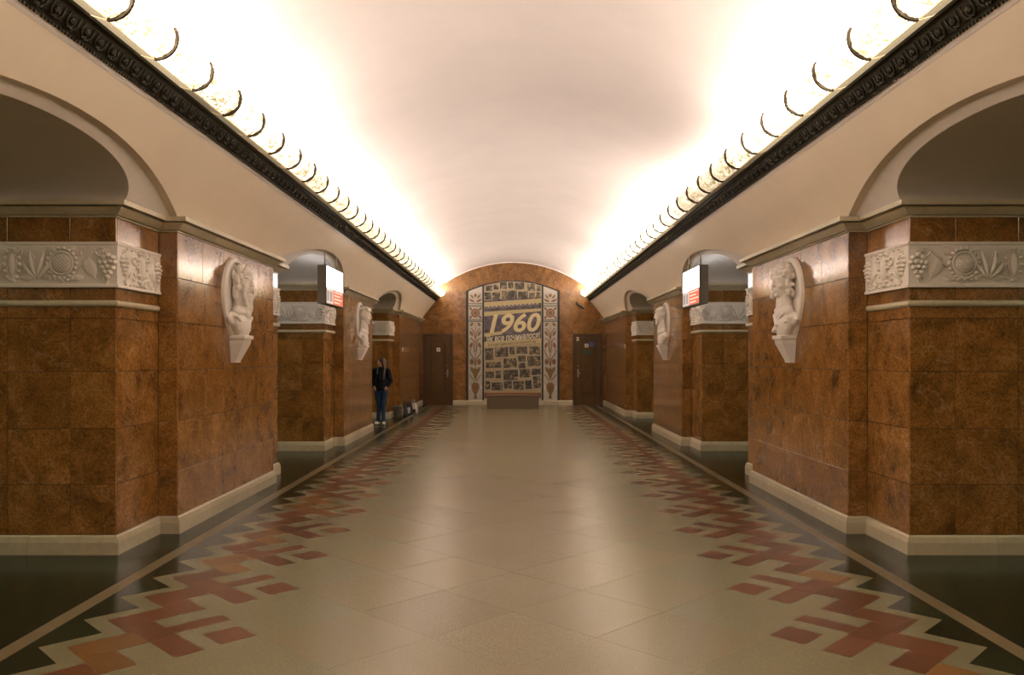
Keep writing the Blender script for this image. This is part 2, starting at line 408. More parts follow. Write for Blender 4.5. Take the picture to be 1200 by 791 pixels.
# angles measured from the wall side (+x), glass hangs from below the centre round to the hall side
A0,A1=math.radians(-86),math.radians(-208)
y_first=RY0-25*RSTEP
NSEG=int((YEND-.05-y_first)/RSTEP)
palm=MB()
for k_,(an,ln_) in enumerate(((-50,.036),(-25,.046),(0,.052),(25,.046),(50,.036))):
    a=math.radians(an); c_=(math.sin(a)*ln_*.55,math.cos(a)*ln_*.55-.02,.006)
    palm.ball(c_,(.010,ln_*.5,.010),6,5,Matrix.Rotation(-a,3,'Z'))
palm.tube([(-.055,.045,.004),(-.06,-.01,.006),(-.03,-.045,.006),(0,-.03,.006),(.03,-.045,.006),(.06,-.01,.006),(.055,.045,.004)],.0065,5)
palm.ball((0,-.045,.006),.012,6,5)
palm_me=palm.mesh('palmette')
for s,side in ((-1,'left'),(1,'right')):
    prof=[(2.80,3.655),(2.726,3.655),(2.722,3.662),(2.700,3.664),(2.692,3.676),(2.672,3.686),(2.648,3.722),(2.622,3.764),(2.612,3.772),(2.590,3.778),(2.585,3.795),(2.600,3.803),(2.66,3.803),(3.04,3.82),(3.04,3.66)]
    tb=MB(); pf=[(s*p[0],p[1]) for p in prof]; tb.prism(pf,YBACK,YEND-.02,1)
    tr=tb.build('trim_1' if s<0 else 'trim_2',M['bronze']); struct(tr,f'dark carved bronze cornice along the {side} side of the vault','cornice')
    ex=MB().prism([(s*2.775,3.628),(s*2.742,3.628),(s*2.726,3.645),(s*2.722,3.657),(s*2.78,3.657)],YBACK,YEND-.02,1).build('edge_moulding',M['plaster'],tr)
    n_=Vector((s*-.862,0,-.507)); up=Vector((s*-.507,0,.862)); ax=Vector((0,1,0))
    y=3.6; step=.166
    cc=Vector((s*2.652,0,3.716))
    while y<YEND-.15:
        m4=Matrix((ax,up,n_)).transposed().to_4x4(); m4.translation=cc+ax*y
        obj('palmette',palm_me,M['bronze'],tr,mw=m4); y+=step
    bd=MB(); y=3.4
    while y<YEND-.05:
        bd.box((s*2.697,y,3.664),(s*2.712,y+.018,3.650)); y+=.036
    o=bd.build('bead_row',M['bronze'],tr); o['kind']='stuff'
    strip=thing('cove_light',(s*2.48,y_first,3.78),f'glowing row of moulded glass shades with dark ribs along the {side} cornice','light')
    aa=[A0+(A1-A0)*i/12 for i in range(13)]
    gl=MB(); rows=[]
    for i,a in enumerate(aa):
        rr=GR-.006+(.004*math.sin(i*1.3))
        xz=arcpt(a,rr); rows.append([(s*xz[0],t,xz[1]) for t in (.012,RSTEP*.33,RSTEP*.66,RSTEP-.012)])
    grid(gl,rows); gme=gl.mesh('glass_shade')
    rb=MB(); pts=[]
    outer=[arcpt(a,GR+.014) for a in aa]; inner=[arcpt(a,GR-.012) for a in aa]
    n=len(aa); vs=[]; fs=[]
    for i in range(n):
        for (q,yo) in ((outer[i],-.012),(outer[i],.012),(inner[i],.012),(inner[i],-.012)): vs.append((s*q[0],yo,q[1]))
    for i in range(n-1):
        for k in range(4): fs.append((i*4+k,i*4+(k+1)%4,(i+1)*4+(k+1)%4,(i+1)*4+k))
    fs+=[(0,1,2,3),(n*4-4,n*4-3,n*4-2,n*4-1)]
    rb.add(vs,fs)
    for i in range(1,n-1): q=arcpt(aa[i],GR+.012); rb.ball((s*q[0],0,q[1]),.0075,6,5)
    rme=rb.mesh('bronze_rib')
    # lower border of little blocks under each shade
    rl=MB(); rl.prism([(s*2.588,3.797),(s*2.494,3.770),(s*2.492,3.780),(s*2.588,3.808)],.012,RSTEP-.012,1)
    nb=16
    for i in range(nb):
        t=.03+i*(RSTEP-.06)/nb
        rl.prism([(s*2.570,3.793),(s*2.520,3.779),(s*2.520,3.773),(s*2.570,3.787)],t,t+.020,1)
    lme=rl.mesh('glass_border')
    for i in range(NSEG+1):
        yy=y_first+i*RSTEP
        obj('bronze_rib',rme,M['bronze_rib'],strip,loc=(0,yy,0))
        if i==NSEG: break
        ymid=yy+RSTEP/2
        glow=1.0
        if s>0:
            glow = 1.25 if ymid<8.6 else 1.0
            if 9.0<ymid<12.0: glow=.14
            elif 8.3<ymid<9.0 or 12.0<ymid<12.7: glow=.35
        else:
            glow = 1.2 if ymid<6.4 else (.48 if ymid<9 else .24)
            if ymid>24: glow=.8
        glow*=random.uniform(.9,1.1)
        o=obj('glass_shade',gme,M['cove_glass'],strip,loc=(0,yy,0)); o['glow']=glow
        o=obj('glass_border',lme,M['cove_rail'],strip,loc=(0,yy,0)); o['glow']=glow
        if i%2==0:
            ld=bpy.data.lights.new('cove_lamp','AREA'); ld.shape='RECTANGLE'; ld.size=.07; ld.size_y=min(RSTEP*2-.1,YEND-yy-.06)
            ld.energy=LAMP_W*((.35 if 8.9<ymid<12 else 1.0) if s>0 else (1.1 if ymid<9 else 1.0))*random.uniform(.8,1.2); ld.color=LAMP_COL
            lo=bpy.data.objects.new('cove_lamp',ld); C.objects.link(lo)
            zax=-Vector((s*-.30,0,.95)).normalized()*-1   # direction the lamp shines
            zdir=-zax; yax=Vector((0,1,0)); xax=yax.cross(zdir)
            m4=Matrix((xax,yax,zdir)).transposed().to_4x4(); m4.translation=Vector((s*2.52,yy+ld.size_y/2+.05,3.995))
            lo.matrix_basis=m4; lo.parent=strip; lo.matrix_parent_inverse=strip.matrix_basis.inverted()

# ------------------------------------------------------------------ pillars
ROWS=[ZB,.60,1.08,1.57,2.03,2.46,ZC0]
class Run:
    def __init__(s,A,B,nrm,c0,c1): 
        s.A=Vector((*A,0)); s.B=Vector((*B,0)); s.d=(s.B-s.A); s.L=s.d.length; s.d.normalize(); s.n=Vector((*nrm,0)); s.c0=c0; s.c1=c1
    def pt(s,t,o,z): return s.A+s.d*t+s.n*o+Vector((0,0,z))
    def sweep(s,mb,prof,t0,t1,e0,e1):       # closed profile [(offset,z)] between t0 and t1; e: mitre sign at each end
        n=len(prof)
        a=[s.pt(t0-e0*o,o,z) for o,z in prof]; b=[s.pt(t1+e1*o,o,z) for o,z in prof]
        mb.add(a+b,[list(range(n)),list(range(n,2*n))]+[(i,(i+1)%n,n+(i+1)%n,n+i) for i in range(n)])
    def frame(s,t,z,o,rot=0,sc=1,flip=1):
        u=s.d*flip; m4=Matrix((u,Vector((0,0,1)),s.n)).transposed().to_4x4()
        m4=m4@Matrix.Rotation(rot,4,'Z')@Matrix.Diagonal((sc*1.25,sc*1.25,sc*1.8,1)); m4.translation=s.pt(t,o,z); return m4
CORN=[(-.02,ZC0),(.010,ZC0),(.012,ZC0+.010),(-.010,ZC0+.011),(-.010,ZC0+.019),(.024,ZC0+.021),(.092,ZC0+.074),(.104,ZC0+.076),(.066,ZC0+.078),(.066,ZC0+.086),(.132,ZC0+.088),(.132,ZC1),(-.02,ZC1)]
BASE=[(-.02,0),(.034,0),(.034,.105),(.022,.150),(.010,ZB),(-.02,ZB)]
ROLL=[(-.01,RZ0),(.012,RZ0),(.026,RZ0+.012),(.030,(RZ0+RZ1)/2),(.026,RZ1-.012),(.012,RZ1),(-.01,RZ1)]
FRZ=[(-.01,FZ0),(.030,FZ0),(.030,FZ0+.022),(.020,FZ0+.028),(.020,FZ1-.028),(.030,FZ1-.022),(.030,FZ1),(-.01,FZ1)]

# frieze motifs, local frame x along, y up, z out
def leaf_mesh(L,W,H,name='leaf'):
    b=MB(); rows=[]
    for i in range(9):
        t=i/8; wd=W*math.sin(math.pi*t**.8)*(1 if t<1 else 0); 
        rows.append([(k*wd,-L/2+L*t,H*(1-abs(k)**1.5)*math.sin(math.pi*min(1,t+.08))-(.55*H if abs(k)<.1 else 0)-.002) for k in (-1,-.75,-.4,0,.4,.75,1)])
    grid(b,rows); b.tube([(0,-L/2-.03,.0),(0,-L/4,.004),(0,L/3,.003)],[.005,.004,.002],5); return b.mesh(name)
LEAF=leaf_mesh(.19,.050,.020); LEAFS=leaf_mesh(.11,.026,.015)
def spiral(cx,cy,r0,r1,turn,a0,r,n=22,h=.004):
    pts=[]
    for i in range(n):
        t=i/(n-1); a=a0+turn*t; rr=r0+(r1-r0)*t; pts.append((cx+rr*math.cos(a),cy+rr*math.sin(a),h))
    return pts
b=MB()
b.ball((0,0,-.004),(.072,.072,.028),20,9)
for i in range(-3,4):
    L_=math.sqrt(max(0,.06**2-(i*.017)**2))
    for sg in (1,-1):
        pts=[]
        for q in range(7):
            t=-L_+2*L_*q/6; r_=math.hypot(t,i*.017); pts.append(((t-sg*i*.017)*.7071,(t*sg+i*.017)*.7071*1.0,-.004+.028*math.sqrt(max(0,1-(r_/.072)**2))+.001))
        b.tube(pts,.0035,4)
b.tube([(.078*math.cos(a),.078*math.sin(a),.006) for a in [2*math.pi*i/28 for i in range(29)]],.008,6,False)
for i in range(18):
    a=2*math.pi*i/18; b.ball((.103*math.cos(a),.103*math.sin(a),.004),.0135,7,5)
ROSE=b.mesh('rosette')
b=MB(); 
for i,(x,y) in enumerate([(0,.06),(-.03,.045),(.03,.045),(-.045,.012),(-.012,.02),(.022,.015),(.05,.01),(-.03,-.02),(.005,-.015),(.036,-.02),(-.012,-.05),(.02,-.05),(.004,-.08)]): b.ball((x,y,.004),.0175,8,6)
GRAPE=b.mesh('grape_cluster')
b=MB()
b.ball((0,0,0),(.022,.075,.018),10,8)
for i in range(14):
    a=2*math.pi*i/14; b.ball((.045*math.cos(a),.095*math.sin(a),.003),.0125,7,5)
b.tube([(.030*math.cos(a),.080*math.sin(a),.005) for a in [2*math.pi*i/24 for i in range(25)]],.005,5,False)
POD=b.mesh('seed_pod')
b=MB()
for an,L_ in ((-38,.15),(-14,.2),(14,.2),(38,.15)):
    a=math.radians(an); pts=[(math.sin(a)*L_*t+.02*math.sin(a)*math.sin(t*3),-.10+math.cos(a)*L_*t,.004+.008*math.sin(math.pi*t)) for t in [i/7 for i in range(8)]]
    b.tube(pts,[.004,.009,.013,.015,.014,.011,.007,.003],6)
PALM=b.mesh('palm_spray')
b=MB(); b.tube(spiral(0,0,.012,.075,4.2,0,.006),[.010]+[.0065]*20+[.003],6); b.ball((0,0,.004),.014,7,5)
SCROLL=b.mesh('scroll')
b=MB(); b.tube([(-.16,.06,.003),(-.1,.085,.005),(-.03,.05,.006),(.02,-.02,.006),(.07,-.07,.005),(.15,-.075,.003)],[.004,.006,.007,.007,.006,.003],6)
VINE=b.mesh('vine')
b=MB(); b.ball((0,0,.003),.0165,8,6); BERRY=b.mesh('berry')
ZM=(FZ0+FZ1)/2
def motif_passage(fr,run,T0,flip):
    # t measured from the pillar corner
    def put(name,me,t,dz,rot=0,sc=1,mir=1):
        tt = t if flip>0 else run.L-t
        o=obj(name,me,M['relief_plaster'],fr,mw=run.frame(tt,ZM+dz,.020,rot,sc,flip))
    for base in (0.0,1.28):
        if base+.2>T0: break
        put('grape_cluster',GRAPE,base+.055,.0,0,1.05)
        put('scroll',SCROLL,base+.10,.115,2.4,.75); put('scroll',SCROLL,base+.10,-.125,.2,.55)
        put('leaf',LEAF,base+.225,-.01,-.5,1.0); put('vine',VINE,base+.22,.055,0,.85)
        put('leaf',LEAFS,base+.31,-.115,1.3,1.0); put('scroll',SCROLL,base+.29,.10,4.2,.6)
        put('rosette',ROSE,base+.455,.01)
        for q in (-.10,-.05,0,.05,.10): put('berry',BERRY,base+.455+q,-.135-.01*(1-abs(q)*10)+.01,0,.8)
        put('leaf',LEAFS,base+.55,.13,-1.2,.9); put('leaf',LEAFS,base+.36,.135,1.2,.8)
        put('palm_spray',PALM,base+.665,.0); put('scroll',SCROLL,base+.74,.07,.6,.7); put('leaf',LEAFS,base+.74,-.115,1.5,1.1); put('leaf',LEAFS,base+.60,-.11,-1.5,.9)
        put('seed_pod',POD,base+.88,.0,0,1.15); put('scroll',SCROLL,base+.82,.12,1.2,.5); put('scroll',SCROLL,base+.95,.12,2.2,.5)
        put('palm_spray',PALM,base+1.07,.0); put('leaf',LEAF,base+1.18,.0,.4,.95); put('leaf',LEAFS,base+1.0,-.13,1.4,.9)
def motif_recess(fr,run):
    c=run.L/2
    def put(name,me,t,dz,rot=0,sc=1): obj(name,me,M['relief_plaster'],fr,mw=run.frame(t,ZM+dz,.020,rot,sc))
    put('seed_pod',POD,c,.01,0,1.35); 
    for sg in (-1,1):
        put('scroll',SCROLL,c+sg*.14,.09,.5 if sg>0 else 2.2,.95); put('scroll',SCROLL,c+sg*.15,-.10,3.5 if sg>0 else 5.2,.85)
        put('leaf',LEAFS,c+sg*.09,-.145,sg*1.5,.9); put('leaf',LEAF,c+sg*.235,.0,sg*.35,.9)
        put('grape_cluster',GRAPE,c+sg*.335,.02,0,.9); put('scroll',SCROLL,c+sg*.31,.13,1.1,.6); put('scroll',SCROLL,c+sg*.32,-.13,4.1,.6)
        for q in (.05,.18,.27): put('berry',BERRY,c+sg*q,.155,0,.7); put('berry',BERRY,c+sg*(q+.03),-.158,0,.7)
        put('leaf',LEAFS,c+sg*.06,.155,sg*1.6,.7)

def split(a,b,w,jit=.12):
    n=max(1,round((b-a)/w)); e=[a+(b-a)*i/n for i in range(n+1)]
    for i in range(1,n): e[i]+=random.uniform(-jit,jit)*(b-a)/n
    return e
def pillar(s,k,label,last=False,detail=2):
    d=PER*k; yc0,ys0,ys1,yc1=YC+d,YS+d,YS1+d,YC1+d
    top=thing('marble_pillar',(s*XF,(ys0+ys1)/2,0),label,'pillar','brown marble pillars along the hall')
    if last: ys1=YEND
    pl=[(XPASS,yc0),(XR,yc0),(XR,ys0),(XF,ys0),(XF,ys1)]
    nr=[(0,-1),(-1,0),(0,-1),(-1,0)]; cn=[0,1,-1,1,0]
    if not last: pl+=[(XR,ys1),(XR,yc1),(XPASS,yc1)]; nr+=[(0,1),(-1,0),(0,1)]; cn=[0,1,-1,1,1,-1,1,0]
    runs=[Run((s*pl[i][0],pl[i][1]),(s*pl[i+1][0],pl[i+1][1]),(s*nr[i][0],nr[i][1]),cn[i],cn[i+1]) for i in range(len(nr))]
    # core behind the facing
    i_=.021
    cp=[(XPASS,yc0+i_),(XR+i_,yc0+i_),(XR+i_,ys0+i_),(XF+i_,ys0+i_),(XF+i_,ys1-(0 if last else i_))]
    if last: cp+=[(XPASS,ys1)]
    else: cp+=[(XR+i_,ys1-i_),(XR+i_,yc1-i_),(XPASS,yc1-i_)]
    MB().prism([(s*p[0],p[1]) for p in cp],0.001,ZC1-.001).build('core',M['joint'],top)
    for ri,r in enumerate(runs):
        hall = ri in (1,3,5)
        far = ri==6 or ri==4
        ta=.02 if (hall and r.c0==1) else 0; tb=r.L-(.02 if (hall and r.c1==1) else 0)
        if ri in (3,): rows=ROWS; width=.62
        elif ri in (2,4): rows=ROWS; width=9
        else:
            rows=[ZB,.60,1.08,1.57,2.03,RZ0+.003]; width=.55
        rowlist=[(rows[i],rows[i+1]) for i in range(len(rows)-1)]
        if ri in (0,1,5,6): rowlist+=[(RZ1-.003,FZ0),(FZ1,ZC0)]
        if far: rowlist=[(ZB,1.08),(1.08,ZC0)]
        for z0,z1 in rowlist:
            if ri in (0,6):
                seg=[0,.9,1.8,r.L-.935,r.L-.395,r.L] if ri==0 else [0,r.L]
            elif ri in (1,5): seg=[ta,tb]
            elif far: seg=[0,r.L]
            else: seg=split(ta,tb,width)
            for a,b_ in zip(seg[:-1],seg[1:]):
                g=.0018; mb=MB(); a_,c_=a+g,b_-g; za,zb=z0+g,z1-g
                p0=r.pt((a+b_)/2,0,(z0+z1)/2)
                def L(t,o,z): return r.pt(t,o,z)-p0
                ch=.003
                vs=[L(a_,-.02,za),L(c_,-.02,za),L(c_,-.02,zb),L(a_,-.02,zb),L(a_,-ch,za),L(c_,-ch,za),L(c_,-ch,zb),L(a_,-ch,zb),L(a_+ch,0,za+ch),L(c_-ch,0,za+ch),L(c_-ch,0,zb-ch),L(a_+ch,0,zb-ch)]
                if ri==1 or ri==5:      # square arrises at the corners
                    vs[8:]=[L(a_,0,za+ch),L(c_,0,za+ch),L(c_,0,zb-ch),L(a_,0,zb-ch)]
                mb.add(vs,[(0,3,2,1),(8,9,10,11)]+[(i,(i+1)%4,4+(i+1)%4,4+i) for i in range(4)]+[(4+i,4+(i+1)%4,8+(i+1)%4,8+i) for i in range(4)])
                mb.build('marble_panel',M['marble'],top,loc=p0)
        def blocks(name,prof,m,w,start=0.0):
            e=split(0,r.L,w,.08)
            for q in range(len(e)-1):
                f0,f1=(q==0),(q==len(e)-2); mb=MB()
                r.sweep(mb,prof,e[q]+(0 if f0 else .0015),e[q+1]-(0 if f1 else .0015),r.c0 if f0 else 0,r.c1 if f1 else 0)
                mb.build(name,M[m],top)
        blocks('cornice_block',CORN,'limestone',.85 if not far else 9)
        blocks('base_block',BASE,'base_stone',.80 if not far else 9)
        if ri in (0,1,5,6):
            blocks('roll_moulding',ROLL,'limestone',1.1)
            mb=MB(); r.sweep(mb,FRZ,0,r.L,r.c0 if r.c0>0 else 0,r.c1 if r.c1>0 else 0)
            fr=mb.build('frieze',M['relief_plaster'],top); fr['label']='white plaster frieze of flowers and fruit'
            if detail and ri==0: motif_passage(fr,r,2.9,-1)
            if detail and ri==1: motif_recess(fr,r)
            if detail and ri==5: motif_recess(fr,r)
    return top
LB=['carrying the bearded bust, nearest on the left side','carrying the bust of a curly-haired man, nearest on the right side']
pillar(-1,0,'brown marble pillar carrying the bearded bust, first on the left side')
pillar(1,0,'brown marble pillar carrying the curly-haired bust, first on the right side')
pillar(-1,1,'brown marble pillar beyond the left light box, second on that side',detail=1)
pillar(1,1,'brown marble pillar beyond the right light box, second on that side',detail=1)
pillar(-1,2,'brown marble pillar joined to the end wall behind the standing woman',True,1)
pillar(1,2,'brown marble pillar joined to the end wall beside the door with four signs',True,1)
for s,side in ((-1,'left'),(1,'right')):
    q=MB().prism([(s*XPASS,YBACK),(s*XF,YBACK),(s*XF,YS1-PER),(s*XR,YS1-PER),(s*XR,YC1-PER),(s*XPASS,YC1-PER)],0,ZC1).build('wall_rear_'+side,M['marble'])
    struct(q,f'brown marble pillar flank beside the camera on the {side}','wall')
    ya,yb=YS1-PER,YC1-PER
    pl=[(XF,YBACK),(XF,ya),(XR,ya),(XR,yb),(XPASS,yb)]; nr=[(-1,0),(0,1),(-1,0),(0,1)]; cn=[0,1,-1,1,0]
    for i in range(4):
        r=Run((s*pl[i][0],pl[i][1]),(s*pl[i+1][0],pl[i+1][1]),(s*nr[i][0],nr[i][1]),cn[i],cn[i+1])
        for nm,pf,mm in (('cornice_block',CORN,'limestone'),('base_block',BASE,'base_stone'))+((('roll_moulding',ROLL,'limestone'),('frieze',FRZ,'relief_plaster')) if i>1 else ()):
            mb=MB(); r.sweep(mb,pf,0,r.L,cn[i],cn[i+1]); mb.build(nm,M[mm],q)

# ------------------------------------------------------------------ end wall
K=YEND/960.0
def ex(px): return (px-601)*K
def ez(py): return 1.7+(418-py)*K
we=MB().box((-10.1,YEND+.03,0),(10.1,YEND+.25,5.3)).build('wall_end',M['joint']); struct(we,'brown marble end wall with arched mosaic and two doors','wall')
def wpanel(x0,x1,z0,z1):
    if z0>vz(max(min(abs(x0),abs(x1)),0)) if min(abs(x0),abs(x1))<XV else z0>3.9: return
    MB().box((x0+.0015,YEND,z0+.0015),(x1-.0015,YEND+.028,z1-.0015)).build('marble_panel',M['marble_end'],we)
rows=[.165,.60,1.08,1.57,2.03,2.507,2.98,3.45,3.92,4.39]
for s in (-1,1):
    for i in range(len(rows)-1):
        z0,z1=rows[i],rows[i+1]
        cols=[1.55,2.12] if z1<2.52 else ([1.55,2.12,2.66,3.25] if i%2 else [1.55,1.85,2.40,2.95,3.25])
        for a,b_ in zip(cols[:-1],cols[1:]): wpanel(min(s*a,s*b_),max(s*a,s*b_),z0,z1)
        if z1<2.52: wpanel(min(s*3.165,s*3.25),max(s*3.165,s*3.25),z0,z1)
# wedge-shaped stones round the crown of the wall
n=21
for i in range(n):
    a0=-.63+1.26*i/n; a1_=-.63+1.26*(i+1)/n
    def pr(a,r): return (r*math.sin(a),VC+r*math.cos(a))
    A_=[pr(a0+.0006,3.62),pr(a1_-.0006,3.62),pr(a1_-.0006,4.36),pr(a0+.0006,4.36)]
    if i in (0,n-1): pass
    MB().prism(A_,YEND-.004,YEND+.028,1).build('marble_voussoir',M['marble_end'],we)
for s in (-1,1):
    for (a,b_) in ((1.07,1.62),(1.62,2.115),(3.165,3.235)):
        MB().prism([(YEND+.0,.0),(YEND-.03,.0),(YEND-.03,.12),(YEND-.01,ZB),(YEND+.0,ZB)],s*(a+.002),s*(b_-.002),0).build('base_block',M['base_stone'],we)
    MB().box((s*.02,YEND-.028,0),(s*1.068,YEND,.16)).build('base_block',M['base_stone'],we)
ab=MB(); pts=[(4.30*math.sin(a),4.30*math.cos(a)+VC) for a in [-.58+1.16*i/40 for i in range(41)]]; po=[(4.34*math.sin(a),4.34*math.cos(a)+VC) for a in [-.58+1.16*i/40 for i in range(41)]]
rr=[]
for p,q in zip(pts,po): rr.append([(p[0],YEND-.03,p[1]),(q[0],YEND-.03,q[1]),(q[0],YEND,q[1]),(p[0],YEND,p[1]),(p[0],YEND-.03,p[1])])
grid(ab,rr,False); ab.build('edge_moulding',M['plaster'],we)

# doors
def door(nm,x0,x1,hs,label):
    d=thing(nm,((x0+x1)/2,YEND,0),label,'door',None,'structure'); zt=2.507; f=.10
    fm=MB(); fm.box((x0,YEND-.05,0),(x0+f,YEND+.02,zt)); fm.box((x1-f,YEND-.05,0),(x1,YEND+.02,zt)); fm.box((x0+f,YEND-.05,zt-f),(x1-f,YEND+.02,zt))
    fm.box((x0+f*.55,YEND-.035,0),(x0+f*1.25,YEND+.02,zt-f)); fm.box((x1-f*1.25,YEND-.035,0),(x1-f*.55,YEND+.02,zt-f))
    fm.build('door_frame',M['wood_dark'],d)
    lx0,lx1=x0+f*1.25,x1-f*1.25
    lf=MB().box((lx0,YEND-.02,.01),(lx1,YEND+.02,zt-f)).build('door_leaf',M['wood'],d)
    px0,px1,pz0,pz1=lx0+.13,lx1-.13,.36,zt-f-.14
    mo=MB()
    for (a,b_,c_,e) in ((px0,px0+.035,pz0,pz1),(px1-.035,px1,pz0,pz1),(px0,px1,pz0,pz0+.035),(px0,px1,pz1-.035,pz1)): mo.box((a,YEND-.036,c_),(b_,YEND-.018,e))
    mo.build('panel_moulding',M['wood_dark'],lf)
    MB().cbox((px0+.05,YEND-.027,pz0+.05),(px1-.05,YEND-.018,pz1-.05),.005).build('raised_panel',M['wood'],lf)
    hx_=lx1-.06 if hs>0 else lx0+.06
    hm=MB(); hm.cbox((hx_-.018,YEND-.03,.98),(hx_+.018,YEND-.018,1.26),.003); hm.tube([(hx_,YEND-.03,1.12),(hx_,YEND-.07,1.12),(hx_-hs*.10,YEND-.07,1.12)],.009,7); hm.ball((hx_,YEND-.03,1.38),.018,8,6)
    hm.build('door_handle',M['steel'],lf)
    return d,lf
def plate(name,par,x,z,w_,h_,m,mark=None):
    o=MB().cbox((x-w_/2,YEND-.032,z-h_/2),(x+w_/2,YEND-.022,z+h_/2),.002).build(name,M[m],par)
    if mark: MB().box((x-w_*.14,YEND-.034,z-h_*.24),(x+w_*.14,YEND-.031,z+h_*.24)).build('sign_mark',M[mark],par)
    return o
d1,l1=door('door_1',-3.165,-2.115,1,'dark panelled wooden door with one small white sign')
plate('sign_plate',d1,ex(513.8),ez(409.8),.13,.13,'sign_white','sign_mark')
d2,l2=door('door_2',2.115,3.165,-1,'dark panelled wooden door with white, blue and green signs')
plate('sign_plate',d2,ex(676.2),ez(397.2),.12,.13,'sign_white','sign_mark')
plate('sign_plate',d2,ex(687.3),ez(405),.13,.13,'sign_white','sign_mark')
plate('sign_plate',d2,ex(693.3),ez(403),.17,.19,'sign_blue'); plate('sign_mark',d2,ex(692.4),ez(401.8),.09,.07,'sign_white')
plate('sign_plate',d2,ex(688),ez(413),.27,.14,'sign_green')

# arched mosaic panel
mz=thing('mosaic_panel',(0,YEND,.16),'arched mosaic panel with dark frame and pale plant ornament on the end wall','mosaic')
YM=YEND-.012
def ztop(x): return ez(328.4)-(ez(328.4)-ez(341))*(abs(x)/1.64)**2*1.0
xs=[-1.64+3.28*i/24 for i in range(25)]
MB().prism([(-1.64,.165),(1.64,.165)]+[(x,ztop(x)) for x in xs[::-1]],YM-.004,YEND-.001,1).build('backing',M['mosaic_field'],mz)
fb=MB()
def bar(mb,x0,x1,z0,z1,y0,y1): mb.box((x0,y0,z0),(x1,y1,z1))
for s in (-1,1): MB().box((s*1.57,YM-.018,.165),(s*1.645,YM-.004,ztop(1.62))).build('frame_upright',M['frame_dark'],mz)
for i in range(24): 
    a,b_=xs[i],xs[i+1]; fb.prism([(a,ztop(a)-.05),(b_,ztop(b_)-.05),(b_,ztop(b_)),(a,ztop(a))],YM-.018,YM-.004,1)
fb.build('frame_arch',M['frame_dark'],mz)
for s in (-1,1): MB().box((s*1.015,YM-.018,.165),(s*1.075,YM-.004,ztop(1.05))).build('frame_bar',M['frame_dark'],mz)
def flat(name,pts,m,par,th=.006): return MB().prism(pts,YM-.004-th,YM-.004,1).build(name,M[m],par)
def ell(cx,cz,a,b_,rot=0,n=16): return [(cx+a*math.cos(t)*math.cos(rot)-b_*math.sin(t)*math.sin(rot),cz+a*math.cos(t)*math.sin(rot)+b_*math.sin(t)*math.cos(rot)) for t in [2*math.pi*i/n for i in range(n)]]
def lens_(cx,cz,L_,W_,rot):
    pts=[(W_*math.sin(math.pi*t),-L_/2+L_*t) for t in [i/7 for i in range(8)]]+[(-W_*math.sin(math.pi*t),-L_/2+L_*t) for t in [i/7 for i in range(6,0,-1)]]
    return [(cx+p[0]*math.cos(rot)-p[1]*math.sin(rot),cz+p[0]*math.sin(rot)+p[1]*math.cos(rot)) for p in pts]
def ringm(name,cx,cz,r0,r1,m,par):
    mb=MB(); n=18
    for i in range(n):
        t0,t1=2*math.pi*i/n,2*math.pi*(i+1)/n
        mb.prism([(cx+r0*math.cos(t0),cz+r0*math.sin(t0)),(cx+r1*math.cos(t0),cz+r1*math.sin(t0)),(cx+r1*math.cos(t1),cz+r1*math.sin(t1)),(cx+r0*math.cos(t1),cz+r0*math.sin(t1))],YM-.012,YM-.004,1)
    return mb.build(name,M[m],par)
def ribbon(name,pts,w_,m,par):
    mb=MB(); mb.tube([(p[0],YM-.006,p[1]) for p in pts],[w_*.6]+[w_]*(len(pts)-2)+[w_*.5],6); return mb.build(name,M[m],par)
